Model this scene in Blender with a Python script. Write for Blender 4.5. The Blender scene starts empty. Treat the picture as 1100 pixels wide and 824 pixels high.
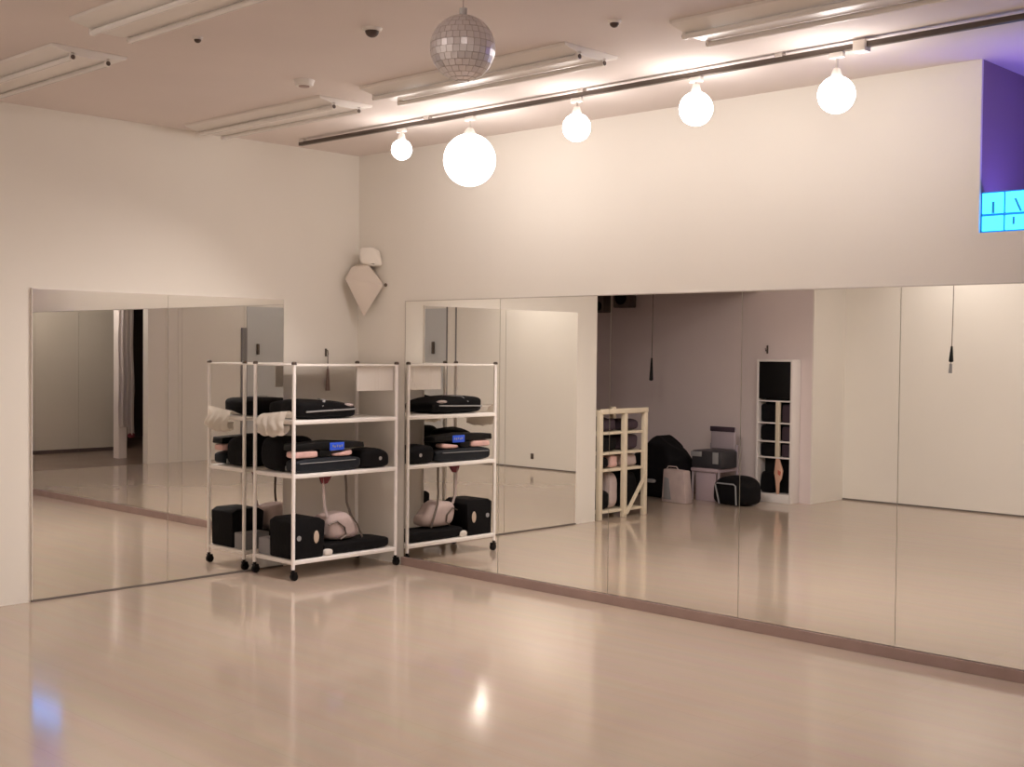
import bpy, bmesh, math, random
from mathutils import Vector, Matrix, noise
random.seed(7)
SC = bpy.context.scene
COL = SC.collection
PI = math.pi

# ------------------------------------------------------------------ materials
def mat(name, rgb, rough=0.5, metal=0.0, emit=None, estr=0.0, var=0.0, vscale=3.0, bump=0.0, bscale=60.0, spec=0.5, coat=0.0):
    m = bpy.data.materials.new(name); m.use_nodes = True
    nt = m.node_tree; b = nt.nodes['Principled BSDF']
    b.inputs['Base Color'].default_value = (*rgb, 1)
    b.inputs['Roughness'].default_value = rough
    b.inputs['Metallic'].default_value = metal
    b.inputs['Specular IOR Level'].default_value = spec
    b.inputs['Coat Weight'].default_value = coat
    if emit:
        b.inputs['Emission Color'].default_value = (*emit, 1)
        b.inputs['Emission Strength'].default_value = estr
    tc = None
    if var or bump:
        tc = nt.nodes.new('ShaderNodeTexCoord')
    if var:
        n = nt.nodes.new('ShaderNodeTexNoise'); n.inputs['Scale'].default_value = vscale; n.inputs['Detail'].default_value = 4
        r = nt.nodes.new('ShaderNodeValToRGB')
        r.color_ramp.elements[0].position = 0.3; r.color_ramp.elements[1].position = 0.7
        r.color_ramp.elements[0].color = (*[c * (1 - var) for c in rgb], 1)
        r.color_ramp.elements[1].color = (*[min(1, c * (1 + var)) for c in rgb], 1)
        nt.links.new(tc.outputs['Object'], n.inputs['Vector']); nt.links.new(n.outputs['Fac'], r.inputs['Fac'])
        nt.links.new(r.outputs['Color'], b.inputs['Base Color'])
    if bump:
        n2 = nt.nodes.new('ShaderNodeTexNoise'); n2.inputs['Scale'].default_value = bscale; n2.inputs['Detail'].default_value = 3
        bp = nt.nodes.new('ShaderNodeBump'); bp.inputs['Strength'].default_value = bump; bp.inputs['Distance'].default_value = 0.01
        nt.links.new(tc.outputs['Object'], n2.inputs['Vector']); nt.links.new(n2.outputs['Fac'], bp.inputs['Height'])
        nt.links.new(bp.outputs['Normal'], b.inputs['Normal'])
    return m

def floor_mat(name, a, c, rough):
    m = bpy.data.materials.new(name); m.use_nodes = True
    nt = m.node_tree; b = nt.nodes['Principled BSDF']; L = nt.links.new
    tc = nt.nodes.new('ShaderNodeTexCoord'); mp = nt.nodes.new('ShaderNodeMapping')
    L(tc.outputs['Object'], mp.inputs['Vector'])
    bk = nt.nodes.new('ShaderNodeTexBrick')
    bk.inputs['Scale'].default_value = 1.0; bk.inputs['Brick Width'].default_value = 1.8; bk.inputs['Row Height'].default_value = 0.30
    bk.inputs['Mortar Size'].default_value = 0.0015; bk.inputs['Mortar Smooth'].default_value = 0.4
    bk.inputs['Color1'].default_value = (*a, 1); bk.inputs['Color2'].default_value = (*c, 1)
    bk.inputs['Mortar'].default_value = (*[v * 0.9 for v in a], 1)
    L(mp.outputs['Vector'], bk.inputs['Vector'])
    mp2 = nt.nodes.new('ShaderNodeMapping'); mp2.inputs['Scale'].default_value = (0.7, 9, 1)
    L(tc.outputs['Object'], mp2.inputs['Vector'])
    n = nt.nodes.new('ShaderNodeTexNoise'); n.inputs['Scale'].default_value = 1.6; n.inputs['Detail'].default_value = 5
    L(mp2.outputs['Vector'], n.inputs['Vector'])
    mx = nt.nodes.new('ShaderNodeMix'); mx.data_type = 'RGBA'; mx.blend_type = 'OVERLAY'; mx.inputs['Factor'].default_value = 0.09
    L(bk.outputs['Color'], mx.inputs['A']); L(n.outputs['Color'], mx.inputs['B'])
    L(mx.outputs['Result'], b.inputs['Base Color'])
    n3 = nt.nodes.new('ShaderNodeTexNoise'); n3.inputs['Scale'].default_value = 2.2
    rr = nt.nodes.new('ShaderNodeMapRange'); rr.inputs['To Min'].default_value = rough * 0.8; rr.inputs['To Max'].default_value = rough * 1.25
    L(tc.outputs['Object'], n3.inputs['Vector']); L(n3.outputs['Fac'], rr.inputs['Value']); L(rr.outputs['Result'], b.inputs['Roughness'])
    b.inputs['Specular IOR Level'].default_value = 0.6
    return m

M = {
 'wall':   mat('wall_paint', (0.80, 0.765, 0.705), 0.85, var=0.015, vscale=1.5, bump=0.05, bscale=180),
 'ceil':   mat('ceiling_paint', (0.725, 0.65, 0.615), 0.9, var=0.03, vscale=1.2),
 'alcove': mat('alcove_mauve_paint', (0.74, 0.65, 0.645), 0.9, var=0.02, vscale=2),  # mauve cast of the shade put into the alcove wall colour
 'nichep': mat('niche_mauve_paint', (0.30, 0.22, 0.26), 0.9, var=0.02),  # darker and more mauve than the room walls
 'slate':  mat('slate_plastic', (0.04, 0.038, 0.045), 0.5),
 'annex':  mat('annex_grey_paint', (0.55, 0.50, 0.43), 0.9, var=0.03, vscale=1.5),
 'void':   mat('dark_passage_paint', (0.10, 0.07, 0.065), 0.9, var=0.05),  # unlit passage's darkness put into the colour; also the annex skirting
 'floor':  floor_mat('pale_glossy_vinyl', (0.495, 0.402, 0.325), (0.487, 0.395, 0.318), 0.10),
 'floor2': floor_mat('brown_vinyl', (0.20, 0.145, 0.115), (0.185, 0.13, 0.10), 0.3),
 'mirror': mat('mirror_silvering', (0.93, 0.925, 0.895), 0.0, 1.0),
 'medge':  mat('mirror_edge', (0.30, 0.29, 0.27), 0.3, 0.6),
 'alu':    mat('dull_aluminium', (0.62, 0.58, 0.54), 0.35, 0.8),
 'plinth': mat('brown_plinth', (0.34, 0.24, 0.215), 0.5, var=0.08, vscale=6),
 'dkline': mat('dark_base_strip', (0.16, 0.135, 0.12), 0.6),
 'white':  mat('white_enamel', (0.92, 0.88, 0.86), 0.35),
 'shelf':  mat('white_shelf_laminate', (0.90, 0.86, 0.83), 0.4, var=0.01),
 'black':  mat('black_nylon', (0.004, 0.0035, 0.0045), 0.8, bump=0.3, bscale=40, spec=0.2),
 'blackp': mat('black_plastic', (0.004, 0.004, 0.0045), 0.5, spec=0.25),
 'navy':   mat('navy_black_nylon', (0.009, 0.012, 0.018), 0.6, bump=0.25, bscale=40, spec=0.3),
 'greyz':  mat('grey_webbing', (0.30, 0.30, 0.31), 0.6),
 'silver': mat('silver_badge', (0.55, 0.55, 0.56), 0.3, 0.8),
 'blue':   mat('blue_label', (0.03, 0.12, 0.85), 0.4),
 'pink':   mat('pink_wrapper', (0.72, 0.46, 0.43), 0.5, var=0.12, vscale=18),
 'beige':  mat('beige_lining', (0.55, 0.44, 0.35), 0.7),
 'cloth':  mat('white_cotton', (0.90, 0.85, 0.79), 0.9, bump=0.2, bscale=30),
 'mauvecloth': mat('mauve_cloth', (0.50, 0.40, 0.385), 0.9, var=0.10, vscale=9, bump=0.3, bscale=25),
 'maroon': mat('maroon_webbing', (0.16, 0.02, 0.03), 0.7),
 'palestrap': mat('pale_webbing', (0.48, 0.40, 0.39), 0.8),
 'paper':  mat('white_paper', (0.70, 0.655, 0.61), 0.8),
 'greybox': mat('grey_card', (0.26, 0.255, 0.265), 0.7, var=0.05),
 'steel':  mat('dark_steel', (0.13, 0.105, 0.09), 0.45, 0.6),
 'chrome': mat('mirror_ball_glass', (0.80, 0.765, 0.785), 0.3, 0.5),
 'ballgrid': mat('mirror_ball_grout', (0.62, 0.57, 0.57), 0.4, 0.7),
 'fixture': mat('fixture_enamel', (0.78, 0.735, 0.69), 0.4),
 'tube':   mat('unlit_tube_glass', (0.82, 0.79, 0.76), 0.25),
 'socket': mat('brown_socket', (0.085, 0.055, 0.045), 0.5),
 'speakerc': mat('beige_speaker_cloth', (0.72, 0.64, 0.565), 0.85, bump=0.1, bscale=200),
 'speakerw': mat('cream_speaker_shell', (0.84, 0.79, 0.72), 0.45),
 'wood':   mat('pale_painted_wood', (0.74, 0.66, 0.52), 0.55, var=0.05, vscale=5),
 'whitewood': mat('white_melamine', (0.82, 0.78, 0.76), 0.5),
 'curtain': mat('white_curtain', (0.80, 0.74, 0.72), 0.9),
 'chair':  mat('mauve_grey_plastic', (0.42, 0.36, 0.40), 0.5),
 'lilac':  mat('lilac_upholstery', (0.48, 0.38, 0.42), 0.8),
 'door':   mat('grey_blue_door', (0.56, 0.57, 0.57), 0.5, var=0.01),
 'slot':   mat('dark_door_jamb', (0.24, 0.23, 0.235), 0.5),
 'red':    mat('red_print', (0.55, 0.14, 0.10), 0.6),
 'skin':   mat('peach_print', (0.72, 0.45, 0.33), 0.6),
 'purple': mat('dark_purple_fabric', (0.05, 0.03, 0.045), 0.8),
 'cyan':   mat('cyan_lit_panel', (0.0, 0.25, 0.35), 0.4, emit=(0.03, 0.31, 1.0), estr=4.2),
 'cyanline': mat('teal_panel_line', (0.0, 0.10, 0.22), 0.5, emit=(0.0, 0.22, 0.55), estr=0.7),
 'violet': mat('violet_led', (0.1, 0.1, 0.3), 0.4, emit=(0.24, 0.16, 1.0), estr=26),
}
GLOW = (1.0, 0.922, 0.868)
def glow(name, s): return mat(name, (0.9, 0.9, 0.9), 0.4, emit=GLOW, estr=s)

# ------------------------------------------------------------------ mesh helpers
class MB:
    def __init__(s): s.bm = bmesh.new()
    def _geo(s, n0): return s.bm.verts[n0:] if False else [v for v in s.bm.verts if v.index == -1]
    def box(s, a, b, bev=0.0, seg=2):
        t = bmesh.new(); bmesh.ops.create_cube(t, size=1)
        c = [(a[i] + b[i]) / 2 for i in range(3)]; d = [abs(b[i] - a[i]) for i in range(3)]
        for v in t.verts: v.co = Vector((v.co[i] * d[i] + c[i] for i in range(3)))
        if bev: bmesh.ops.bevel(t, geom=t.edges[:] + t.verts[:], offset=bev, segments=seg, affect='EDGES', profile=0.5)
        return s.add(t)
    def add(s, t, mw=None):
        if mw is not None: t.transform(mw)
        me = bpy.data.meshes.new('tmp'); t.to_mesh(me); t.free(); s.bm.from_mesh(me); bpy.data.meshes.remove(me); return s
    def cyl(s, p, q, r, r2=None, seg=16):
        p = Vector(p); q = Vector(q); d = q - p; t = bmesh.new()
        bmesh.ops.create_cone(t, cap_ends=True, segments=seg, radius1=r, radius2=r if r2 is None else r2, depth=d.length)
        mw = Matrix.Translation((p + q) / 2) @ d.to_track_quat('Z', 'Y').to_matrix().to_4x4()
        return s.add(t, mw)
    def ball(s, c, r, u=24, v=14, sc=(1, 1, 1)):
        t = bmesh.new(); bmesh.ops.create_uvsphere(t, u_segments=u, v_segments=v, radius=r)
        return s.add(t, Matrix.Translation(c) @ Matrix.Diagonal((*sc, 1)))
    def tube(s, pts, r, seg=8, flat=1.0):
        pts = [Vector(p) for p in pts]; t = bmesh.new(); rings = []
        for i, p in enumerate(pts):
            d = (pts[min(i + 1, len(pts) - 1)] - pts[max(i - 1, 0)]).normalized()
            u = d.cross(Vector((0, 0, 1)) if abs(d.z) < 0.9 else Vector((1, 0, 0))).normalized(); w = u.cross(d).normalized()
            rings.append([t.verts.new(p + u * math.cos(k * 2 * PI / seg) * r + w * math.sin(k * 2 * PI / seg) * r * flat) for k in range(seg)])
        for a, b in zip(rings, rings[1:]):
            for k in range(seg): t.faces.new((a[k], a[(k + 1) % seg], b[(k + 1) % seg], b[k]))
        t.faces.new(rings[0][::-1]); t.faces.new(rings[-1])
        bmesh.ops.recalc_face_normals(t, faces=t.faces[:])
        return s.add(t)
    def prism(s, poly, axis, a, b, bev=0.0):
        """extrude polygon (2-d pairs in the other two axes, in x-y-z order) along axis from a to b"""
        t = bmesh.new()
        def P(q, w):
            l = list(q); l.insert(axis, w); return l
        va = [t.verts.new(P(q, a)) for q in poly]; vb = [t.verts.new(P(q, b)) for q in poly]
        n = len(poly); t.faces.new(va); t.faces.new(vb[::-1])
        for i in range(n): t.faces.new((va[i], vb[i], vb[(i + 1) % n], va[(i + 1) % n]))
        bmesh.ops.recalc_face_normals(t, faces=t.faces[:])
        if bev: bmesh.ops.bevel(t, geom=t.edges[:] + t.verts[:], offset=bev, segments=2, affect='EDGES', profile=0.5)
        return s.add(t)
    def hull(s, pts, bev=0.0):
        t = bmesh.new()
        for p in pts: t.verts.new(p)
        bmesh.ops.convex_hull(t, input=t.verts[:])
        bmesh.ops.dissolve_limit(t, angle_limit=0.02, verts=t.verts[:], edges=t.edges[:])
        bmesh.ops.recalc_face_normals(t, faces=t.faces[:])
        if bev: bmesh.ops.bevel(t, geom=t.edges[:] + t.verts[:], offset=bev, segments=2, affect='EDGES', profile=0.5)
        return s.add(t)
    def bag(s, lo, hi, e=0.35, e2=0.35, amp=0.012, freq=5.0, seed=0, top=None, u=40, v=24):
        """soft superellipsoid filling the box lo-hi; top(fx,fy) in 0..1 scales its height (fx, fy -1..1)"""
        c = [(lo[i] + hi[i]) / 2 for i in range(3)]; h = [(hi[i] - lo[i]) / 2 for i in range(3)]
        t = bmesh.new(); bmesh.ops.create_uvsphere(t, u_segments=u, v_segments=v, radius=1)
        sp = lambda x, k: math.copysign(abs(x) ** k, x)
        for w in t.verts:
            th = math.atan2(w.co.y, w.co.x); ph = math.asin(max(-1, min(1, w.co.z)))
            x = sp(math.cos(ph), e2) * sp(math.cos(th), e); y = sp(math.cos(ph), e2) * sp(math.sin(th), e); z = sp(math.sin(ph), e2)
            q = Vector((c[0] + h[0] * x, c[1] + h[1] * y, c[2] + h[2] * z))
            f = (z + 1) / 2
            if top: q.z = lo[2] + (hi[2] - lo[2]) * f * top(x, y)
            d = noise.noise_vector(q * freq + Vector((seed * 7.1, seed * 3.3, seed))) * amp
            d.z *= f
            q += Vector((d.x * min(1, f * 2), d.y * min(1, f * 2), d.z - abs(d.z) * 0.5))
            q.z = max(q.z, lo[2])
            for i in range(2): q[i] = max(lo[i], min(hi[i], q[i]))
            w.co = q
        bmesh.ops.recalc_face_normals(t, faces=t.faces[:])
        return s.add(t)
    def build(s, name, m, parent=None, smooth=True, angle=38):
        me = bpy.data.meshes.new(name)
        s.bm.normal_update()
        s.bm.to_mesh(me); s.bm.free()
        me.materials.append(m)
        if smooth:
            for p in me.polygons: p.use_smooth = True
            me.set_sharp_from_angle(angle=math.radians(angle))
        o = bpy.data.objects.new(name, me); COL.objects.link(o)
        if parent is not None:
            o.parent = parent; o.matrix_parent_inverse = Matrix.Identity(4)
            base = Vector((0, 0, 0)); q = parent
            while q is not None: base += q.location; q = q.parent
            me.transform(Matrix.Translation(-base))
        return o
def tag(o, label, cat, group=None, kind=None):
    o['label'] = label; o['category'] = cat
    if group: o['group'] = group
    if kind: o['kind'] = kind
    return o
def thing(name, loc, label, cat, group=None):
    o = bpy.data.objects.new(name, None); o.empty_display_size = 0.05; COL.objects.link(o); o.location = loc
    return tag(o, label, cat, group)
def origin_to(o, loc):
    o.data.transform(Matrix.Translation(-Vector(loc))); o.location = loc; return o
def struct(name, mb, m, parent=None, smooth=False):
    o = mb.build(name, m, parent, smooth)
    if parent is None: o['kind'] = 'structure'
    return o
def copy_tree(o, dloc=None, loc=None):
    c = o.copy(); COL.objects.link(c)
    if loc is not None: c.location = loc
    if dloc is not None: c.location = o.location + Vector(dloc)
    def rec(src, dst):
        for ch in list(src.children):
            k = ch.copy(); COL.objects.link(k); k.parent = dst; rec(ch, k)
    rec(o, c); return c

# ------------------------------------------------------------------ room shell
H = 2.8765               # ceiling height
XN, YO = 7.30, -5.87     # near side wall, opposite wall
struct('floor', MB().box((-3.1, -6.1, -0.12), (XN, 1.2, 0)), M['floor'])
struct('floor_annex', MB().box((XN, -6.1, -0.12), (11.9, 1.2, 0)), M['floor2'])
struct('ceiling', MB().box((-3.1, -6.1, H), (11.9, 1.3, H + 0.12)), M['ceil'])
struct('wall_left', MB().box((-0.17, -2.69, 0), (-0.012, 0.012, H)), M['wall'])
NX0, NX1, NZ = 4.54, 6.3, 2.068
w = MB().box((-0.17, 0.012, 0), (NX0, 0.03, H)).box((NX0, 0.012, 0), (NX1, 0.03, NZ)).box((NX1, 0.012, 0), (11.9, 0.03, H))
struct('wall_right', w, M['wall'])
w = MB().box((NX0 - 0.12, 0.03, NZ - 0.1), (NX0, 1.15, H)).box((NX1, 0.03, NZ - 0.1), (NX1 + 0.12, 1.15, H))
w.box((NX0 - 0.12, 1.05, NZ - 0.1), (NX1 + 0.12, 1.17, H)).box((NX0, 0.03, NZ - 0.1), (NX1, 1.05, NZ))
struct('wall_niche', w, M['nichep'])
struct('wall_opposite', MB().box((0.62, YO - 0.12, 0), (XN + 0.12, YO, H)), M['wall'])
w = MB().box((-3.1, YO - 0.12, 0), (0.62, -5.25, H)).box((-3.1, -5.25, 0), (-2.95, -2.55, H)).box((-2.95, -2.69, 0), (-0.17, -2.55, H))
struct('wall_alcove', w, M['alcove'])
struct('wall_return', MB().box((0.62, YO, 0), (0.632, -5.25, H)), M['wall'])
struct('beam_alcove', MB().box((-0.17, -5.25, 2.12), (0.0, -2.69, H)), M['wall'])  # unseen header added to keep lamp light out of the alcove
struct('wall_near', MB().box((XN, YO, 0), (XN + 0.12, -2.54, H)).box((XN, -2.54, 2.2), (XN + 0.12, 0.012, H)), M['wall'])
w = MB().box((9.5, -3.42, 0), (9.62, 0.012, H))
struct('wall_annex', w, M['annex'])
w = MB().box((11.6, -6.0, 0), (11.75, 0.012, H)).box((XN + 0.12, -6.0, 0), (11.6, -5.88, H)).box((9.62, -3.3, 0), (11.6, -3.2, H))
struct('wall_passage', w, M['void'])

# base strips
struct('baseboard_right', MB().box((0.50, -0.014, 0), (6.0, 0.012, 0.056), 0.002), M['plinth'])
struct('baseboard_left', MB().box((-0.012, -2.419, 0), (0.004, -0.644, 0.012), 0.001), M['dkline'])
struct('baseboard_opposite', MB().box((0.62, YO, 0), (XN, YO + 0.006, 0.015)), M['dkline'])
struct('baseboard_annex', MB().box((9.485, -3.42, 0), (9.5, 0.012, 0.05)), M['void'])
# thin metal trims along the mirror tops and free edges
struct('trim_1', MB().box((0.512, -0.003, 1.825), (6.0, 0.012, 1.831)).box((0.512, -0.002, 0.058), (0.5165, 0.012, 1.831)), M['alu'])
struct('trim_2', MB().box((-0.012, -2.419, 1.825), (0.003, -0.644, 1.830)).box((-0.012, -2.419, 0.012), (0.002, -2.4155, 1.830)).box((-0.012, -0.6475, 0.012), (0.002, -0.644, 1.830)), M['fixture'])
struct('trim_3', MB().box((XN - 0.006, -2.815, 0), (XN, -2.795, 2.1)).box((XN - 0.006, -2.99, 0), (XN, -2.975, 2.1)), M['wall'])

# mirrors
def mirror(name, a, b, axis, label):
    mb = MB()
    if axis == 'x': mb.box((a, 0.0, 0.06), (b, 0.010, 1.825))
    else: mb.box((-0.010, a, 0.014), (0.0, b, 1.825))
    root = mb.build(name, M['mirror'], None, False)
    tag(root, label, 'mirror', 'wall mirrors')
    return root
ords = ['first', 'second', 'third', 'fourth', 'fifth', 'sixth']
X0, PW = 0.5173, 0.9118
for k in range(6):
    mirror('wall_mirror', X0 + k * PW + (0.0018 if k else 0), X0 + (k + 1) * PW - 0.0018, 'x',
           ['mirror panel of the long wall nearest the corner, right of the rack',
            'second mirror panel from the corner on the long wall, left wall mirrored in it',
            'third mirror panel from the corner on the long wall, dark pull cord mirrored in it',
            'fourth mirror panel from the corner on the long wall, narrow cabinet mirrored in it',
            'fifth mirror panel from the corner, partly below the blue sign',
            'sixth and last mirror panel of the long wall, beyond the blue sign'][k])
mirror('wall_mirror', -2.415, -1.5335, 'y', 'left hand mirror panel of the pair on the short wall beside the rack')
mirror('wall_mirror', -1.5305, -0.648, 'y', 'mirror panel on the short wall nearest the corner, directly behind the rack')

# door in the near side wall (seen in the mirrors)
d = struct('door_1', MB().box((XN - 0.012, -4.85, 0), (XN + 0.0, -4.02, 2.05)), M['door'])
MB().box((XN - 0.018, -4.02, 0), (XN + 0.0, -3.93, 1.76)).build('door_jamb', M['slot'], d, False)
MB().box((XN - 0.05, -4.20, 1.40), (XN - 0.012, -4.17, 1.545), 0.005).build('door_handle', M['steel'], d)

d = struct('door_2', MB().box((5.31, YO, 0), (6.15, YO + 0.012, 2.05)), M['door'])
MB().box((5.12, YO, 0), (5.135, YO + 0.014, 2.1)).build('door_frame', M['slot'], d, False)
MB().box((5.295, YO, 0), (5.31, YO + 0.014, 2.1)).build('door_frame', M['slot'], d, False)
MB().box((5.535, YO + 0.012, 1.435), (5.565, YO + 0.05, 1.60), 0.005).build('door_handle', M['steel'], d)
so = MB().box((3.69, YO, 0.12), (3.735, YO + 0.012, 0.19), 0.003).build('wall_socket', M['steel']); tag(so, 'small dark wall socket low on the pale opposite wall', 'socket')

# ------------------------------------------------------------------ storage rack
RX0, RX1, RY0, RY1 = 0.062, 0.488, -0.918, -0.054
rack = thing('storage_rack', (0.27, -0.49, 0), 'white wheeled storage rack with three shelves of black bags in the mirrored corner', 'rack')
for i, (x, y) in enumerate(((RX1, RY0), (RX1, RY1), (RX0, RY0), (RX0, RY1))):
    p = MB().cyl((x, y, 0.072), (x, y, 1.392), 0.0125).build('post', M['white'], rack)
    MB().cyl((x, y, 1.390), (x, y, 1.403), 0.0165).cyl((x, y, 1.403), (x, y, 1.409), 0.0165, 0.010).build('post_cap', M['steel'], p)
    c = MB().cyl((x, y, 0.052), (x, y, 0.078), 0.010).box((x - 0.017, y - 0.006, 0.03), (x - 0.012, y + 0.022, 0.056)).box((x + 0.012, y - 0.006, 0.03), (x + 0.017, y + 0.022, 0.056)).box((x - 0.017, y - 0.012, 0.051), (x + 0.017, y + 0.022, 0.057), 0.002).build('caster', M['blackp'], rack)
    MB().cyl((x - 0.011, y + 0.008, 0.026), (x + 0.011, y + 0.008, 0.026), 0.0255, seg=24).build('wheel', M['blackp'], c)
for z, t in ((0.128, 0.026), (0.683, 0.026), (1.030, 0.026)):
    MB().box((RX0 - 0.004, RY0 - 0.004, z - t), (RX1 + 0.010, RY1 + 0.004, z), 0.004).build('shelf', M['shelf'], rack)
MB().box((RX0 - 0.002, RY0 - 0.002, 1.380), (RX1 + 0.006, RY1 + 0.002, 1.391), 0.003).build('top_panel', M['shelf'], rack)
# things on the rack ------------------------------------------------ top shelf
Z1, Z2, Z3 = 1.0305, 0.6835, 0.1285
bag = MB().bag((0.075, -0.855, Z1), (0.462, -0.345, Z1 + 0.125), 0.4, 0.45, 0.012, 6, 1, lambda x, y: 1.0 - 0.30 * max(0, y) ** 1.4).build('shoulder_bag', M['black'])
tag(bag, 'long flat black bag with a grey zip on the top rack shelf', 'bag')
MB().tube([(0.464, -0.80, Z1 + 0.052), (0.4655, -0.7, Z1 + 0.055), (0.4655, -0.55, Z1 + 0.058), (0.465, -0.45, Z1 + 0.060), (0.452, -0.385, Z1 + 0.062)], 0.0055, 8).build('zip', M['greyz'], bag)
MB().tube([(0.455, -0.67, Z1 + 0.085), (0.43, -0.63, Z1 + 0.124), (0.36, -0.60, Z1 + 0.128), (0.29, -0.57, Z1 + 0.128)], 0.010, 8, 0.35).build('strap', M['greyz'], bag)
MB().bag((0.395, -0.47, Z1 + 0.075), (0.458, -0.39, Z1 + 0.10), 0.8, 0.8, 0.003, 20, 2, u=20, v=12).build('side_tag', M['palestrap'], bag)
cl = MB(); ct = bmesh.new()
# drooping fold: a grid laid over the shelf edge, hanging in a rounded bulge
NU, NV = 26, 22
prof = [(-0.872, 1.040), (-0.900, 1.052), (-0.930, 1.066), (-0.956, 1.060), (-0.984, 1.036), (-1.000, 1.000), (-1.000, 0.962), (-0.984, 0.935), (-0.958, 0.925), (-0.936, 0.938), (-0.929, 0.965), (-0.928, 0.990)]
def pp_(t_):
    q = t_ * (len(prof) - 1); k = min(int(q), len(prof) - 2); f_ = q - k
    return [prof[k][m] * (1 - f_) + prof[k + 1][m] * f_ for m in (0, 1)]
gr = []
for a_ in range(NU + 1):
    u_ = a_ / NU; row_ = []
    for b_ in range(NV + 1):
        y_, z_ = pp_(b_ / NV)
        k = math.sin(PI * min(1, max(0, u_ * 0.85 + 0.12))) ** 0.6
        drop = max(0, 1.045 - z_)
        z2 = z_ + (0.028 * u_ if z_ > 1.045 else -0.0 + drop * (0.22 - 0.25 * k)) + (0.004 * math.sin(u_ * 19) if y_ < -0.93 else 0)
        y2 = -0.93 + (y_ + 0.93) * (0.45 + 0.55 * k) if y_ < -0.93 else y_
        row_.append(ct.verts.new((0.165 + 0.285 * u_ + 0.012 * math.sin(z_ * 60), y2 + 0.005 * math.sin(u_ * 23 + z_ * 40) * (1 if y_ < -0.94 else 0), z2)))
    gr.append(row_)
for a_ in range(NU):
    for b_ in range(NV): ct.faces.new((gr[a_][b_], gr[a_ + 1][b_], gr[a_ + 1][b_ + 1], gr[a_][b_ + 1]))
bmesh.ops.solidify(ct, geom=ct.faces[:], thickness=0.004)
bmesh.ops.recalc_face_normals(ct, faces=ct.faces[:])
cl.add(ct)
cloth = cl.build('white_cloth', M['cloth']); tag(cloth, 'crumpled white cloth drooping over the left end of the top rack shelf', 'cloth')
ps = MB()
for k in range(12):
    y0 = -0.385 + k * 0.0268
    ps.box((0.4625 + 0.0015 * math.sin(k), y0, 1.212), (0.4645 + 0.0015 * math.sin(k), y0 + 0.0269, 1.378))
pp = ps.build('paper_sheet', M['paper'], None, False); tag(pp, 'pale paper sheet hanging from the top right end of the white rack', 'paper')
# middle shelf
b = MB().bag((0.075, -0.905, Z2), (0.335, -0.60, Z2 + 0.232), 0.45, 0.5, 0.02, 6, 9, lambda x, y: 1 - 0.25 * max(0, x) ** 2).build('black_holdall', M['black'])
tag(b, 'bulky black holdall at the left end of the middle rack shelf', 'bag')
for q in (-0.86, -0.80):
    MB().box((0.336, q - 0.012, Z2 + 0.01), (0.345, q + 0.012, Z2 + 0.045), 0.003).build('clip', M['silver'], b)
pb = MB().bag((0.352, -0.900, Z2), (0.478, -0.345, Z2 + 0.098), 0.3, 0.5, 0.006, 9, 11).build('pouch', M['navy'])
tag(pb, 'long flat navy black pouch lying along the front of the middle rack shelf', 'pouch')
MB().tube([(0.479, -0.86, Z2 + 0.066), (0.480, -0.62, Z2 + 0.068), (0.477, -0.40, Z2 + 0.07)], 0.003, 6).build('zip', M['greyz'], pb)
pk = MB().bag((0.365, -0.895, Z2 + 0.097), (0.470, -0.700, Z2 + 0.147), 0.3, 0.45, 0.004, 14, 12).build('pink_packet', M['pink'])
tag(pk, 'pale pink packet on the navy pouch beside the front left rack post', 'packet', 'pink packets')
pk2 = MB().bag((0.370, -0.575, Z2 + 0.097), (0.472, -0.405, Z2 + 0.142), 0.6, 0.6, 0.006, 14, 13, lambda x, y: 0.8 + 0.2 * y).build('pink_packet', M['pink'])
tag(pk2, 'pink packet under the blue label on the middle rack shelf', 'packet', 'pink packets')
bl = MB().box((0.38, -0.690, Z2 + 0.098), (0.462, -0.590, Z2 + 0.149), 0.012).build('black_case', M['blackp'])
tag(bl, 'small black case between the two pink packets on the middle rack shelf', 'case')
tr = MB().prism([(-0.905, Z2 + 0.1495), (-0.32, Z2 + 0.1495), (-0.325, Z2 + 0.186), (-0.60, Z2 + 0.205), (-0.90, Z2 + 0.192)], 0, 0.355, 0.472, 0.006).build('flat_case', M['blackp'])
tag(tr, 'long flat black case with a blue label laid on the middle shelf pile', 'case')
lb = MB().box((0.4725, -0.617, Z2 + 0.140), (0.4765, -0.497, Z2 + 0.192), 0.002).build('blue_label', M['blue'], tr); lb['label'] = 'bright blue label'
bt = MB()
for (y, a_, c_) in ((-0.595, 0.004, 0.016), (-0.580, 0.0, 0.010), (-0.560, 0.004, 0.014), (-0.540, 0.0, 0.012), (-0.522, 0.003, 0.014)):
    bt.box((0.4765, y, Z2 + 0.158 + a_), (0.4775, y + 0.010, Z2 + 0.158 + c_ + 0.004))
bt.build('label_print', M['silver'], tr, False)
sh = MB().bag((0.27, -0.338, Z2), (0.478, -0.082, Z2 + 0.135), 0.42, 0.5, 0.006, 8, 15, lambda x, y: 1 - 0.28 * max(0, y) ** 2).build('toiletry_bag', M['black'])
tag(sh, 'rounded black toiletry bag with a small badge, right end of middle shelf', 'bag')
MB().cyl((0.4735, -0.185, Z2 + 0.066), (0.4795, -0.185, Z2 + 0.066), 0.013, seg=20).build('badge', M['silver'], sh)
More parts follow.
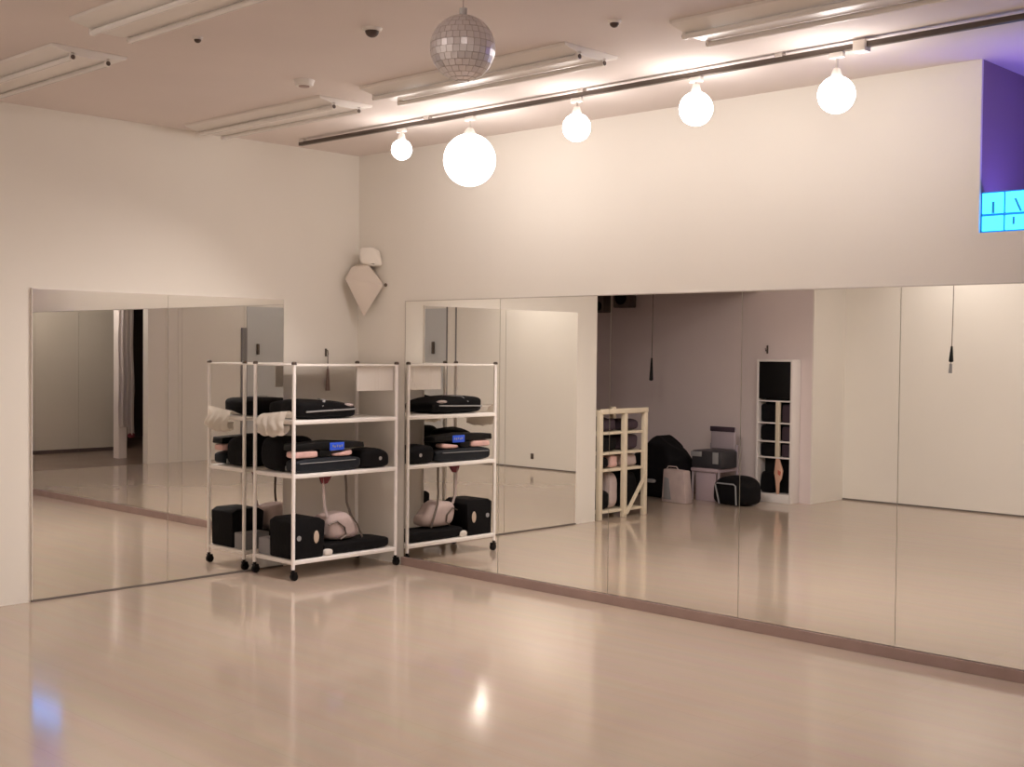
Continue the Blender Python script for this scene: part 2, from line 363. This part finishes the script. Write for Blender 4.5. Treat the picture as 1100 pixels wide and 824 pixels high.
# bottom shelf
cr = thing('black_crate', (0.34, -0.785, Z3), 'black crate bag with an oval hand hole on the bottom rack shelf', 'crate')
MB().prism([(-0.905, Z3), (-0.665, Z3), (-0.648, Z3 + 0.235), (-0.70, Z3 + 0.262), (-0.87, Z3 + 0.262), (-0.912, Z3 + 0.24)], 0, 0.215, 0.474, 0.010).build('crate_body', M['black'], cr)
t = MB(); t.ball((0.4745, -0.722, Z3 + 0.135), 0.024, 20, 12, (0.18, 0.9, 1.75)); t.build('hand_hole', M['beige'], cr)
t = MB(); t.cyl((0.473, -0.862, Z3 + 0.138), (0.477, -0.862, Z3 + 0.138), 0.017, seg=20); t.build('stud', M['greyz'], cr)
gb = MB().box((0.080, -0.90, Z3), (0.205, -0.70, Z3 + 0.11), 0.006).build('grey_box', M['greybox']); tag(gb, 'small grey box behind the black crate on the bottom shelf', 'box')
fb = MB().bag((0.235, -0.640, Z3), (0.470, -0.075, Z3 + 0.078), 0.25, 0.4, 0.006, 8, 21).build('flat_bag', M['black'])
tag(fb, 'flat black bag lying along the right half of the bottom rack shelf', 'bag')
tb = MB().bag((0.22, -0.600, Z3 + 0.079), (0.44, -0.300, Z3 + 0.272), 0.75, 0.6, 0.022, 9, 23, lambda x, y: 1.0 - 0.55 * max(0, y) ** 1.3).build('tote_bag', M['mauvecloth'])
tag(tb, 'crumpled pale mauve tote bag with dark straps on the bottom rack shelf', 'bag')
MB().tube([(0.40, -0.425, 0.655), (0.405, -0.42, 0.56), (0.41, -0.42, 0.46), (0.425, -0.40, 0.38), (0.442, -0.355, 0.31), (0.449, -0.315, 0.22)], 0.010, 8, 0.5).build('strap', M['steel'], tb)
MB().tube([(0.40, -0.615, 0.655), (0.402, -0.607, 0.52), (0.402, -0.60, 0.44), (0.40, -0.575, 0.37)], 0.012, 8, 0.4).build('strap', M['palestrap'], tb)
MB().prism([(-0.645, 0.655), (-0.535, 0.655), (-0.575, 0.60), (-0.618, 0.592)], 0, 0.385, 0.405, 0.004).build('strap_clip', M['maroon'], tb)
MB().tube([(0.430, -0.59, 0.325), (0.446, -0.53, 0.345), (0.452, -0.47, 0.30), (0.455, -0.46, 0.25), (0.45, -0.50, 0.222)], 0.008, 8, 0.6).build('handle', M['steel'], tb)
wt = MB().bag((0.440, -0.655, Z3), (0.482, -0.585, Z3 + 0.045), 0.7, 0.7, 0.006, 20, 31, u=20, v=12).build('tissue_wad', M['paper']); tag(wt, 'little white wad of tissue beside the black crate on the bottom shelf', 'tissue')

# hook with tassel on the wall behind the rack
hk = thing('hanging_tassel', (0.0, -0.28, 1.45), 'thin brown tassel hanging from a hook on the wall behind the rack', 'tassel')
MB().box((-0.012, -0.287, 1.44), (-0.004, -0.273, 1.495), 0.002).tube([(-0.006, -0.28, 1.485), (0.012, -0.28, 1.482), (0.018, -0.28, 1.455), (0.010, -0.28, 1.44)], 0.0035).build('hook', M['steel'], hk)
MB().tube([(0.014, -0.28, 1.455), (0.014, -0.28, 1.35)], 0.003).build('cord', M['steel'], hk)
MB().cyl((0.014, -0.28, 1.355), (0.014, -0.28, 1.20), 0.008, 0.017).build('tassel', M['plinth'], hk)

# ------------------------------------------------------------------ corner speaker
sp = thing('wall_speaker', (0.08, -0.08, 2.0), 'beige wedge speaker with a cream shell high in the corner above the rack', 'speaker')
F = [(0.068, -0.175, 1.985), (0.10, -0.145, 2.07), (0.20, -0.075, 2.085), (0.298, -0.012, 1.945), (0.170, -0.085, 1.717)]
B = [(0.0, -0.10, 2.02), (0.02, -0.03, 2.10), (0.12, 0.0, 2.10), (0.16, 0.004, 1.98), (0.04, -0.02, 1.86)]
MB().hull(F + B, 0.008).build('speaker_body', M['speakerc'], sp)  # beige kite-shaped solid under the cream shell
MB().hull([(0.15, -0.115, 2.205), (0.225, -0.06, 2.212), (0.285, -0.02, 2.09), (0.24, -0.055, 2.075), (0.165, -0.12, 2.10), (0.10, 0.0, 2.20), (0.24, 0.004, 2.19), (0.26, 0.004, 2.08), (0.10, 0.0, 2.08)], 0.012).build('speaker_shell', M['speakerw'], sp)
MB().ball((0.312, -0.008, 1.945), 0.012, 16, 10).build('bracket_screw', M['steel'], sp)

# ------------------------------------------------------------------ mirror ball
BC = Vector((4.04, -2.86, 2.488)); BR = 0.108
mbl = thing('mirror_ball', BC, 'silver mirror ball hanging on a thin wire from the ceiling', 'mirror ball')
MB().ball(BC, BR * 0.985, 32, 20).build('ball_core', M['ballgrid'], mbl)
t = MB(); tb_ = bmesh.new(); rows = 15
for i in range(rows):
    p0 = -PI / 2 + PI * i / rows; p1 = p0 + PI / rows; n = max(4, round(2 * rows * math.cos((p0 + p1) / 2)))
    for k in range(n):
        a0 = 2 * PI * k / n; a1 = 2 * PI * (k + 1) / n; g = 0.045
        A0 = a0 + (a1 - a0) * g; A1 = a1 - (a1 - a0) * g; P0 = p0 + (p1 - p0) * g; P1 = p1 - (p1 - p0) * g
        jit = Vector((random.gauss(0, 1), random.gauss(0, 1), random.gauss(0, 1))) * 0.0004
        vs = []
        for a, pq in ((A0, P0), (A1, P0), (A1, P1), (A0, P1)):
            vs.append(tb_.verts.new(BC + Vector((math.cos(a) * math.cos(pq), math.sin(a) * math.cos(pq), math.sin(pq))) * BR + jit * random.uniform(-1, 1)))
        try: tb_.faces.new(vs)
        except Exception: pass
t.add(tb_); t.build('mirror_tiles', M['chrome'], mbl, False)
MB().cyl(BC + Vector((0, 0, BR * 0.97)), BC + Vector((0, 0, BR + 0.022)), 0.013).build('top_cap', M['silver'], mbl)
MB().cyl(BC + Vector((0, 0, BR + 0.02)), (BC.x, BC.y, H - 0.012), 0.0018, seg=8).build('wire', M['palestrap'], mbl)
MB().cyl((BC.x, BC.y, H - 0.014), (BC.x, BC.y, H), 0.022).build('ceiling_hook', M['fixture'], mbl)

LS = 22; SW = 50
def spot(parent, loc, target, watts, cone, blend=0.7, radius=0.05):
    ld = bpy.data.lights.new('spot_beam', 'SPOT'); ld.energy = watts; ld.color = (1.0, 0.905, 0.845)
    ld.spot_size = math.radians(cone); ld.spot_blend = blend; ld.shadow_soft_size = radius
    o = bpy.data.objects.new('spot_beam', ld); COL.objects.link(o); o.parent = parent
    loc = Vector(loc); d = Vector(target) - loc
    o.location = loc - parent.location; o.rotation_euler = d.to_track_quat('-Z', 'Y').to_euler()
# ------------------------------------------------------------------ lighting track and lamps
TY, TZ = -0.7035, 2.846
tk = thing('lighting_track', (3.4, TY, TZ), 'thin dark lighting track running along the ceiling above the long mirrored wall', 'track')
MB().box((0.25, TY - 0.014, TZ - 0.012), (6.6, TY + 0.014, TZ + 0.012), 0.002).build('rail', M['steel'], tk)
for x in (0.28, 1.5, 2.7, 3.9, 5.1, 6.3):
    MB().box((x - 0.02, TY - 0.017, TZ + 0.010), (x + 0.02, TY + 0.017, H), 0.002).build('mount', M['fixture'], tk)
def lamp(x, z, r, s, label):
    t = thing('pendant_track_lamp', (x, TY, TZ - 0.012), label, 'lamp', 'lamps on the ceiling track')
    MB().box((x - 0.035, TY - 0.013, TZ - 0.038), (x + 0.035, TY + 0.013, TZ - 0.0125), 0.004).build('adapter', M['fixture'], t)
    top = z + r
    MB().cyl((x, TY, top + 0.03), (x, TY, TZ - 0.036), 0.006, seg=10).build('stem', M['alu'], t)
    MB().cyl((x, TY, top - 0.012), (x, TY, top + 0.034), 0.030 if r < 0.1 else 0.045, 0.016).build('lamp_holder', M['fixture'], t)
    MB().ball((x, TY, z), r, 32, 18).build('globe', glow('lit_globe_%d' % int(x * 100), s), t)
    spot(t, (x, TY - r - 0.06, z - r - 0.02), (x - 0.3, -2.3, 0.0), SW, 128)
    return t
lamp(1.268, 2.705, 0.062, LS, 'smallest round lit globe on the track, nearest the corner')
lamp(1.859, 2.585, 0.150, LS * 0.42, 'largest and brightest round lit globe on the ceiling track')  # spot lamp's glow put into an oversized globe
lamp(2.668, 2.678, 0.074, LS, 'round lit globe on the track just right of the largest one')
lamp(3.433, 2.680, 0.082, LS, 'round lit globe on the track, second from the right')
lamp(4.191, 2.647, 0.082, LS, 'rightmost round lit globe on the track, nearest the blue sign')
ck = MB().box((4.28, TY - 0.03, TZ - 0.030), (4.34, TY + 0.03, TZ + 0.02), 0.006).build('track_clip', M['speakerw'], tk)

# unseen ceiling globes: first set by its floor glint, others added for even light
def unseen_lamp(x, y, r, st, label):
    t = thing('ceiling_lamp', (x, y, H), label, 'lamp', 'back ceiling lamps')
    MB().cyl((x, y, H - 0.03), (x, y, H), r * 0.6).build('ceiling_rose', M['fixture'], t)
    MB().ball((x, y, H - 0.025 - r), r, 28, 16).build('globe', glow('lit_globe_back', st), t)
    return t
tA = unseen_lamp(3.6, -4.85, 0.10, LS * 0.9, 'round lit ceiling globe near the opposite wall behind the camera view')
unseen_lamp(6.2, -4.4, 0.09, LS * 1.6, 'round lit ceiling globe closest to the near side wall, outside the picture')
tB = unseen_lamp(1.9, -5.0, 0.10, LS * 0.7, 'round lit ceiling globe by the alcove step, near the opposite wall')
unseen_lamp(8.2, -1.9, 0.12, LS * 3.2, 'dim round ceiling globe in the side room')

spot(tA, (3.6, -4.99, 2.62), (3.5, -5.87, 1.1), 36, 150, 1.0)  # beams added under these globes to brighten the opposite wall
spot(tB, (1.9, -5.14, 2.62), (2.0, -5.87, 1.1), 22, 150, 1.0)
# ------------------------------------------------------------------ unlit ceiling battens
def batten(name, x0, x1, yc, label):
    t = thing(name, ((x0 + x1) / 2, yc, H), label, 'ceiling light', 'unlit fluorescent ceiling lights')
    MB().prism([(yc - 0.19, H), (yc + 0.19, H), (yc + 0.185, H - 0.014), (yc + 0.05, H - 0.042), (yc - 0.05, H - 0.042), (yc - 0.185, H - 0.014)], 0, x0, x1, 0.003).build('reflector', M['fixture'], t)
    for x, sg_ in ((x0 + 0.008, 1), (x1 - 0.008, -1)):
        for dy in (-0.088, 0.088):
            k = MB().box((x - 0.008, yc + dy - 0.013, H - 0.062), (x + 0.008, yc + dy + 0.013, H - 0.022), 0.004).build('socket', M['fixture'], t)
            MB().cyl((x - 0.010, yc + dy, H - 0.048), (x + 0.010, yc + dy, H - 0.048), 0.011, seg=14).build('socket_cap', M['socket'], k)
    for dy in (-0.088, 0.088):
        MB().cyl((x0 + 0.016, yc + dy, H - 0.049), (x1 - 0.016, yc + dy, H - 0.049), 0.0125, seg=14).build('tube', M['tube'], t)
    return t
batten('fluorescent_batten', 0.16, 1.52, -1.33, 'unlit white fluorescent batten on the ceiling nearest the corner')
batten('fluorescent_batten', 1.86, 3.30, -1.33, 'unlit white fluorescent batten on the ceiling behind the mirror ball')
batten('fluorescent_batten', 3.86, 5.28, -1.31, 'unlit white fluorescent batten at the upper right edge of the ceiling')
batten('fluorescent_batten', 0.12, 1.54, -2.86, 'unlit white fluorescent batten on the ceiling above the short mirrored wall, at the left edge')
batten('fluorescent_batten', 2.02, 3.44, -3.02, 'unlit white fluorescent batten on the ceiling at the top edge, left of the mirror ball')

def sprinkler(x, y, label, r=0.03):
    t = thing('ceiling_sensor', (x, y, H), label, 'ceiling sensor', 'small round ceiling fittings')
    MB().cyl((x, y, H), (x, y, H - 0.012), r * 1.5, r * 1.3, 24).build('cover_ring', M['fixture'], t)
    MB().ball((x, y, H - 0.012), r, 20, 12, (1, 1, 0.9)).build('dome', M['socket'], t)
sprinkler(2.83, -2.24, 'small dark dome on a white ring on the open ceiling left of the mirror ball')
sprinkler(3.69, -1.40 - 0.25, 'small dark dome on the ceiling near the upper right batten', 0.02)
sprinkler(2.13, -2.66, 'tiny dark dome beside the batten at the top left', 0.016)
t = thing('ceiling_ring', (1.76, -1.80, H), 'round white ring fitting on the ceiling left of the mirror ball near the corner lamps', 'ceiling fitting')
MB().cyl((1.76, -1.80, H), (1.76, -1.80, H - 0.03), 0.055, 0.045, 28).build('ring', M['fixture'], t)
MB().cyl((1.76, -1.80, H - 0.029), (1.76, -1.80, H - 0.034), 0.028, seg=20).build('ring_centre', M['plinth'], t)

# ------------------------------------------------------------------ blue lit sign in the niche
sg = thing('lit_sign', (4.9, 0.03, NZ), 'glowing cyan panel sign on the niche ledge at the right edge', 'sign')
MB().box((4.543, 0.030, NZ), (5.42, 0.075, NZ + 0.190), 0.002).build('sign_case', M['cyanline'], sg, False)
cw = 0.1085
for i in range(8):
    x = 4.550 + i * cw
    MB().box((x, 0.020, NZ + 0.088), (x + cw - 0.010, 0.032, NZ + 0.183), 0.002).build('sign_cell', M['cyan'], sg, False)
    MB().box((x, 0.020, NZ + 0.008), (x + cw - 0.010, 0.032, NZ + 0.076), 0.002).build('sign_cell', M['cyan'], sg, False)
MB().box((4.597, 0.018, NZ + 0.088), (4.609, 0.0205, NZ + 0.142)).build('sign_stroke', M['cyanline'], sg, False)
MB().hull([(4.700, 0.018, NZ + 0.150), (4.710, 0.018, NZ + 0.150), (4.727, 0.018, NZ + 0.090), (4.737, 0.018, NZ + 0.090), (4.700, 0.0205, NZ + 0.150), (4.710, 0.0205, NZ + 0.150), (4.727, 0.0205, NZ + 0.090), (4.737, 0.0205, NZ + 0.090)]).build('sign_stroke', M['cyanline'], sg, False)
MB().box((4.694, 0.018, NZ + 0.032), (4.704, 0.0205, NZ + 0.066)).build('sign_stroke', M['cyanline'], sg, False)
vl = thing('led_bar', (5.4, 0.17, NZ), 'violet LED light bar standing in the niche behind the lit sign', 'light')  # unseen bar added as source of the violet glow
MB().box((4.62, 0.13, NZ), (6.1, 0.21, NZ + 0.05), 0.006).build('led_housing', M['blackp'], vl)
MB().box((4.63, 0.14, NZ + 0.05), (6.08, 0.20, NZ + 0.062), 0.004).build('led_strip', M['violet'], vl)

# ------------------------------------------------------------------ pull cords (seen in the mirrors)
def cord(x, y, zt, zb, tip, label):
    t = thing('pull_cord', (x, y, H), label, 'pull cord', 'ceiling pull cords')
    MB().cyl((x, y, H), (x, y, H - 0.03), 0.03, 0.022).build('ceiling_rose', M['fixture'], t)
    MB().tube([(x, y, H - 0.028), (x - 0.004, y, zt + 0.3), (x - 0.010, y, zt)], 0.004, 8).build('cord', M['steel'], t)
    MB().cyl((x - 0.010, y, zt), (x - 0.014, y, zb), 0.009, 0.021).ball((x - 0.014, y, zb), 0.021, 16, 10, (1, 1, 0.5)).build('handle', M['blackp'], t)
    if tip: MB().cyl((x - 0.016, y, zb - 0.025), (x - 0.020, y, tip), 0.012, 0.016).tube([(x - 0.014, y, zb), (x - 0.016, y, zb - 0.03)], 0.004).build('tip', M['greybox'], t)
cord(2.05, -5.26, 1.572, 1.437, 1.327, 'black pull cord with a grey tip hanging before the pale opposite wall')
cord(-0.86, -4.6, 1.43, 1.204, None, 'long dark pull cord hanging in the mauve alcove, seen in the mirror')

# ------------------------------------------------------------------ alcove furniture (seen in the mirrors)
# shelving unit by the end of the short wall
u = thing('shelving_unit', (-0.2, -3.07, 0), 'low cream painted shelving unit with a diagonal brace in the alcove by the wall end', 'shelving unit')
for y in (-2.76, -3.105, -3.40):
    for x in (-0.025, -0.40):
        MB().box((x - 0.022, y - 0.022, 0), (x + 0.022, y + 0.022, 0.975), 0.003).build('upright', M['wood'], u)
for z in (0.955, 0.775, 0.595, 0.445, 0.075):
    MB().box((-0.395, -3.40, z - 0.022), (-0.030, -2.76, z), 0.003).build('shelf_board', M['wood'], u)
MB().box((-0.012, -3.42, 0.94), (0.004, -2.74, 0.985), 0.003).build('top_rail', M['wood'], u)
MB().hull([(-0.002, -3.125, 0.03), (-0.002, -3.085, 0.03), (-0.002, -3.395, 0.41), (-0.002, -3.40, 0.36), (0.014, -3.125, 0.03), (0.014, -3.085, 0.03), (0.014, -3.395, 0.41), (0.014, -3.40, 0.36)]).build('diagonal_brace', M['wood'], u)
def softthing(name, lo, hi, m, label, cat, seed, e=0.4, e2=0.5, amp=0.02, group=None, top=None):
    o = MB().bag(lo, hi, e, e2, amp, 7, seed, top).build(name, m); return tag(o, label, cat, group)
softthing('folded_fabric', (-0.36, -3.075, 0.776), (-0.06, -2.80, 0.90), M['purple'], 'dark purple folded fabric on the upper shelf of the cream unit', 'fabric', 41)
softthing('folded_fabric', (-0.36, -3.375, 0.776), (-0.06, -3.14, 0.875), M['purple'], 'dark purple folded fabric at the braced end of the upper shelf of the cream unit', 'fabric', 42)
softthing('black_bundle', (-0.36, -3.07, 0.596), (-0.06, -2.80, 0.735), M['black'], 'black bundle on the second shelf of the cream unit', 'bundle', 43)
softthing('purple_bundle', (-0.36, -3.37, 0.596), (-0.06, -3.14, 0.74), M['purple'], 'purple bundle at the braced end of the second shelf of the cream unit', 'bundle', 44)
softthing('black_bundle', (-0.36, -2.96, 0.446), (-0.06, -2.79, 0.555), M['black'], 'black bundle at the wall end of the third shelf of the cream unit', 'bundle', 45)
softthing('pink_bundle', (-0.36, -3.075, 0.446), (-0.055, -2.965, 0.565), M['pink'], 'pink bundle on the third shelf of the cream unit', 'bundle', 46)
softthing('mauve_bundle', (-0.36, -3.37, 0.446), (-0.06, -3.14, 0.56), M['mauvecloth'], 'mauve bundle at the braced end of the third shelf of the cream unit', 'bundle', 47)
softthing('black_holdall', (-0.37, -2.95, 0.076), (-0.05, -2.79, 0.25), M['black'], 'low black holdall at the bottom of the cream shelving unit', 'bag', 48)
softthing('mauve_sack', (-0.37, -3.08, 0.076), (-0.06, -2.955, 0.405), M['mauvecloth'], 'tall mauve sack standing at the bottom of the cream shelving unit', 'bag', 49)
softthing('black_sack', (-0.37, -3.37, 0.076), (-0.06, -3.14, 0.405), M['black'], 'black sack behind the diagonal brace of the cream shelving unit', 'bag', 50)
# heap of bags on the alcove floor
def heap_top(x, y): return 0.80 + 0.2 * math.exp(-((x - 0.1) / 0.35) ** 2)
o = softthing('black_coat_heap', (-1.10, -4.86, 0), (-0.43, -4.44, 0.64), M['black'], 'tall black heap of coats on the alcove floor beside the cream unit', 'coats', 51, 0.5, 0.5, 0.05, None, heap_top)
MB().bag((-0.80, -4.452, 0.16), (-0.68, -4.432, 0.20), 0.6, 0.6, 0.002, 9, 61, u=16, v=10).build('badge', M['greyz'], o)
pbg = MB().prism([(-0.50, 0), (-0.20, 0), (-0.235, 0.32), (-0.48, 0.33)], 1, -4.42, -4.30, 0.012).build('paper_bag', M['mauvecloth'])
tag(pbg, 'pale pink paper carrier bag leaning against the black coats in the alcove', 'bag')
MB().prism([(-0.47, 0.03), (-0.38, 0.03), (-0.41, 0.24), (-0.46, 0.25)], 1, -4.30, -4.292, 0.002).build('print', M['greybox'], pbg)
MB().tube([(-0.45, -4.31, 0.32), (-0.42, -4.305, 0.36), (-0.32, -4.305, 0.36), (-0.29, -4.31, 0.32)], 0.005).build('handle', M['palestrap'], pbg)
# folding chair
fc = thing('folding_chair', (-0.24, -4.90, 0), 'mauve grey chair with a dark object on its seat among the alcove bags', 'chair')
MB().box((-0.395, -5.02, 0.50), (-0.095, -4.985, 0.735), 0.02, 3).build('backrest', M['chair'], fc)
MB().box((-0.395, -4.984, 0.685), (-0.095, -4.978, 0.735), 0.002).build('backrest_band', M['purple'], fc)
MB().box((-0.41, -5.0, 0.29), (-0.07, -4.66, 0.33), 0.015).build('seat', M['lilac'], fc)
for x in (-0.395, -0.085):
    MB().cyl((x, -5.02, 0), (x, -5.005, 0.56), 0.012).build('leg', M['chair'], fc)
    MB().cyl((x, -4.68, 0), (x, -4.69, 0.30), 0.012).build('leg', M['chair'], fc)
MB().prism([(-0.36, 0.0), (-0.12, 0.0), (-0.12, 0.285), (-0.36, 0.285)], 1, -4.70, -4.69, 0.003).build('seat_apron', M['lilac'], fc)
o = MB().box((-0.40, -4.95, 0.331), (-0.035, -4.66, 0.505), 0.02).build('grey_case', M['slate']); tag(o, 'dark grey case lying on the seat of the alcove chair', 'case')
MB().box((-0.40, -4.662, 0.445), (-0.27, -4.650, 0.495), 0.003).build('label_patch', M['greyz'], o)
MB().box((-0.135, -4.662, 0.38), (-0.07, -4.650, 0.495), 0.003).build('label_patch', M['greyz'], o)
# dome bag with pale trim
db = MB().bag((-0.055, -4.82, 0), (0.37, -4.50, 0.285), 0.5, 0.45, 0.01, 6, 55, lambda x, y: 1 - 0.22 * abs(x) ** 2.5).build('gym_bag', M['black'])
tag(db, 'black dome shaped gym bag with grey piping on the alcove floor', 'bag')
MB().tube([(0.06, -4.495, 0.015), (0.01, -4.494, 0.205), (0.03, -4.498, 0.215), (0.22, -4.498, 0.215), (0.245, -4.494, 0.20), (0.255, -4.495, 0.015)], 0.010, 8, 0.7).build('piping', M['greyz'], db)
# tall narrow cabinet
cb = thing('narrow_cabinet', (0.26, -5.10, 0), 'tall narrow white open cabinet with dark shelves against the alcove wall', 'cabinet')
cx0, cx1, cy0, cy1 = 0.085, 0.495, -5.245, -5.09
for x in (cx0, cx1 - 0.022): MB().box((x, cy0, 0.0), (x + 0.022, cy1, 1.43), 0.002).build('side_panel', M['whitewood'], cb)
MB().box((cx0 + 0.022, cy0, 1.408), (cx1 - 0.022, cy1, 1.43), 0.002).build('top_board', M['whitewood'], cb)
MB().box((cx0 + 0.022, cy0, 0.0), (cx1 - 0.022, cy1, 0.085), 0.002).build('plinth_board', M['whitewood'], cb)
MB().box((cx0 + 0.022, cy0, 0.085), (cx1 - 0.022, cy0 + 0.01, 1.408)).build('back_panel', M['blackp'], cb)
MB().box((cx0 + 0.024, cy1 - 0.02, 1.035), (cx1 - 0.024, cy1 - 0.004, 1.406), 0.004).build('door', M['blackp'], cb)
for z in (1.020, 0.80, 0.615, 0.455): MB().box((cx0 + 0.022, cy0 + 0.01, z - 0.014), (cx1 - 0.022, cy1 - 0.004, z), 0.001).build('shelf', M['whitewood'], cb)
MB().box((0.308, cy1 - 0.03, 0.455), (0.355, cy1 - 0.002, 1.006), 0.002).build('divider', M['wood'], cb)
zz = [0.80, 0.615, 0.455, 0.086]
k = 0
nm = ['top open', 'second open', 'third open']
for (z, h) in ((0.80, 0.18), (0.615, 0.15), (0.455, 0.13)):
    softthing('black_shoes_bag', (cx0 + 0.03, cy0 + 0.03, z + 0.0005), (0.302, cy1 - 0.035, z + h), M['black'], 'black bundle left of the divider on the %s shelf of the narrow cabinet' % nm[k], 'bundle', 70 + k, 0.25, 0.25, 0.006)
    softthing('dark_bundle', (0.362, cy0 + 0.03, z + 0.0005), (cx1 - 0.03, cy1 - 0.035, z + h), M['purple'], 'dark bundle right of the divider on the %s shelf of the narrow cabinet' % nm[k], 'bundle', 80 + k, 0.25, 0.25, 0.006)
    k += 1
softthing('black_boots', (cx0 + 0.03, cy0 + 0.03, 0.0855), (0.27, cy1 - 0.035, 0.30), M['black'], 'black bundle in the lowest bay of the narrow cabinet', 'bundle', 90, 0.4, 0.4, 0.01)
tl = MB().prism([(0.312, 0.4405), (0.35, 0.4405), (0.395, 0.32), (0.38, 0.24), (0.355, 0.20), (0.35, 0.088), (0.325, 0.088), (0.31, 0.22), (0.295, 0.30)], 1, cy1 - 0.03, cy1 - 0.012, 0.003).build('towel', M['skin'])
tag(tl, 'peach and red towel hanging in the lowest bay of the narrow cabinet', 'towel')
MB().prism([(0.34, 0.33), (0.375, 0.31), (0.365, 0.27), (0.34, 0.285)], 1, cy1 - 0.012, cy1 - 0.008, 0.001).build('red_patch', M['red'], tl)
wh = thing('wall_hook', (0.107, -5.25, 1.53), 'small dark wall hook above the narrow cabinet in the alcove', 'hook')
MB().box((0.098, -5.25, 1.486), (0.116, -5.238, 1.571), 0.003).build('hook_plate', M['steel'], wh)
MB().tube([(0.107, -5.239, 1.52), (0.107, -5.215, 1.515), (0.107, -5.205, 1.54)], 0.005).build('hook_prong', M['steel'], wh)
# dark boxes on brackets high on the alcove wall
for i, (x, z, s, l) in enumerate(((-1.985, 2.03, 0.075, 'smaller dark box speaker high on the alcove wall next to a larger one'), (-1.66, 2.13, 0.11, 'larger dark box speaker high on the alcove wall'))):
    q = thing('box_speaker', (x, -5.25, z), l, 'speaker', 'alcove wall speakers')
    MB().box((x - 0.02, -5.2495, z - 0.03), (x + 0.02, -5.20, z + 0.03), 0.003).build('bracket', M['steel'], q)
    MB().box((x - s, -5.20, z - s * 1.4), (x + s, -5.06, z + s * 1.4), 0.012).build('speaker_box', M['steel'], q)
    MB().cyl((x, -5.06, z - s * 0.4), (x, -5.053, z - s * 0.4), s * 0.7, seg=24).build('cone', M['black'], q)

# ------------------------------------------------------------------ annex: post and curtain (seen in the left mirror)
struct('pillar_annex', MB().box((8.22, -2.76, 0), (8.36, -2.64, H), 0.004), M['curtain'])
cu = thing('curtain', (8.3, -2.8, 2.4), 'pale hanging curtain in the side room, tied short above the floor', 'curtain')
cm = bmesh.new(); cols = []
N = 60
for i in range(N + 1):
    f = i / N; y = -2.62 - 0.20 * f; x = 8.18 + 0.03 * math.sin(f * PI * 7)
    zb = 0.30 + 0.05 * (1 - f) if f > 0.5 else 0.42
    cols.append([cm.verts.new((x + 0.012 * math.sin(j), y - 0.03 * (1 - j / 14) * f, zb + (2.42 - zb) * j / 14)) for j in range(15)])
for a, b in zip(cols, cols[1:]):
    for j in range(14): cm.faces.new((a[j], b[j], b[j + 1], a[j + 1]))
bmesh.ops.solidify(cm, geom=cm.faces[:], thickness=0.006)
t = MB(); t.add(cm); t.build('curtain_cloth', M['curtain'], cu)
MB().cyl((8.18, -2.45, 2.43), (8.18, -3.9, 2.43), 0.014).build('curtain_rod', M['alu'], cu)
MB().bag((8.15, -2.85, 0.27), (8.22, -2.76, 0.34), 0.8, 0.8, 0.004, 10, 95, u=16, v=10).build('tie_weight', M['maroon'], cu)

# ------------------------------------------------------------------ camera
f, yaw, pitch, roll = 1342.15, 0.7638, -0.0270, 0.0101
fw = Vector((-math.sin(yaw) * math.cos(pitch), math.cos(yaw) * math.cos(pitch), math.sin(pitch)))
r = fw.cross(Vector((0, 0, 1))).normalized(); up = r.cross(fw)
r2 = r * math.cos(roll) + up * math.sin(roll); u2 = -r * math.sin(roll) + up * math.cos(roll)
cd = bpy.data.cameras.new('camera'); co = bpy.data.objects.new('camera', cd); COL.objects.link(co)
cd.sensor_width = 36; cd.lens = f * 36 / 1100; cd.clip_start = 0.02; cd.clip_end = 100
mw = Matrix((r2, u2, -fw)).transposed().to_4x4(); mw.translation = Vector((7.0218, -5.7241, 1.5))
co.matrix_world = mw
SC.camera = co

# ------------------------------------------------------------------ world and view
wd = bpy.data.worlds.new('world'); SC.world = wd; wd.use_nodes = True
wd.node_tree.nodes['Background'].inputs['Color'].default_value = (0.05, 0.05, 0.055, 1)
wd.node_tree.nodes['Background'].inputs['Strength'].default_value = 0.2
vs = SC.view_settings
SC.display_settings.display_device = 'sRGB'
vs.view_transform = 'Standard'; vs.look = 'None'; vs.gamma = 1.0; vs.exposure = 0.18
try: vs.use_curve_mapping = False
except Exception: pass
cy = SC.cycles
cy.max_bounces = 16; cy.diffuse_bounces = 6; cy.glossy_bounces = 10; cy.transmission_bounces = 4
cy.caustics_reflective = True; cy.sample_clamp_indirect = 6.0; cy.blur_glossy = 0.3
try: cy.use_denoising = True
except Exception: pass
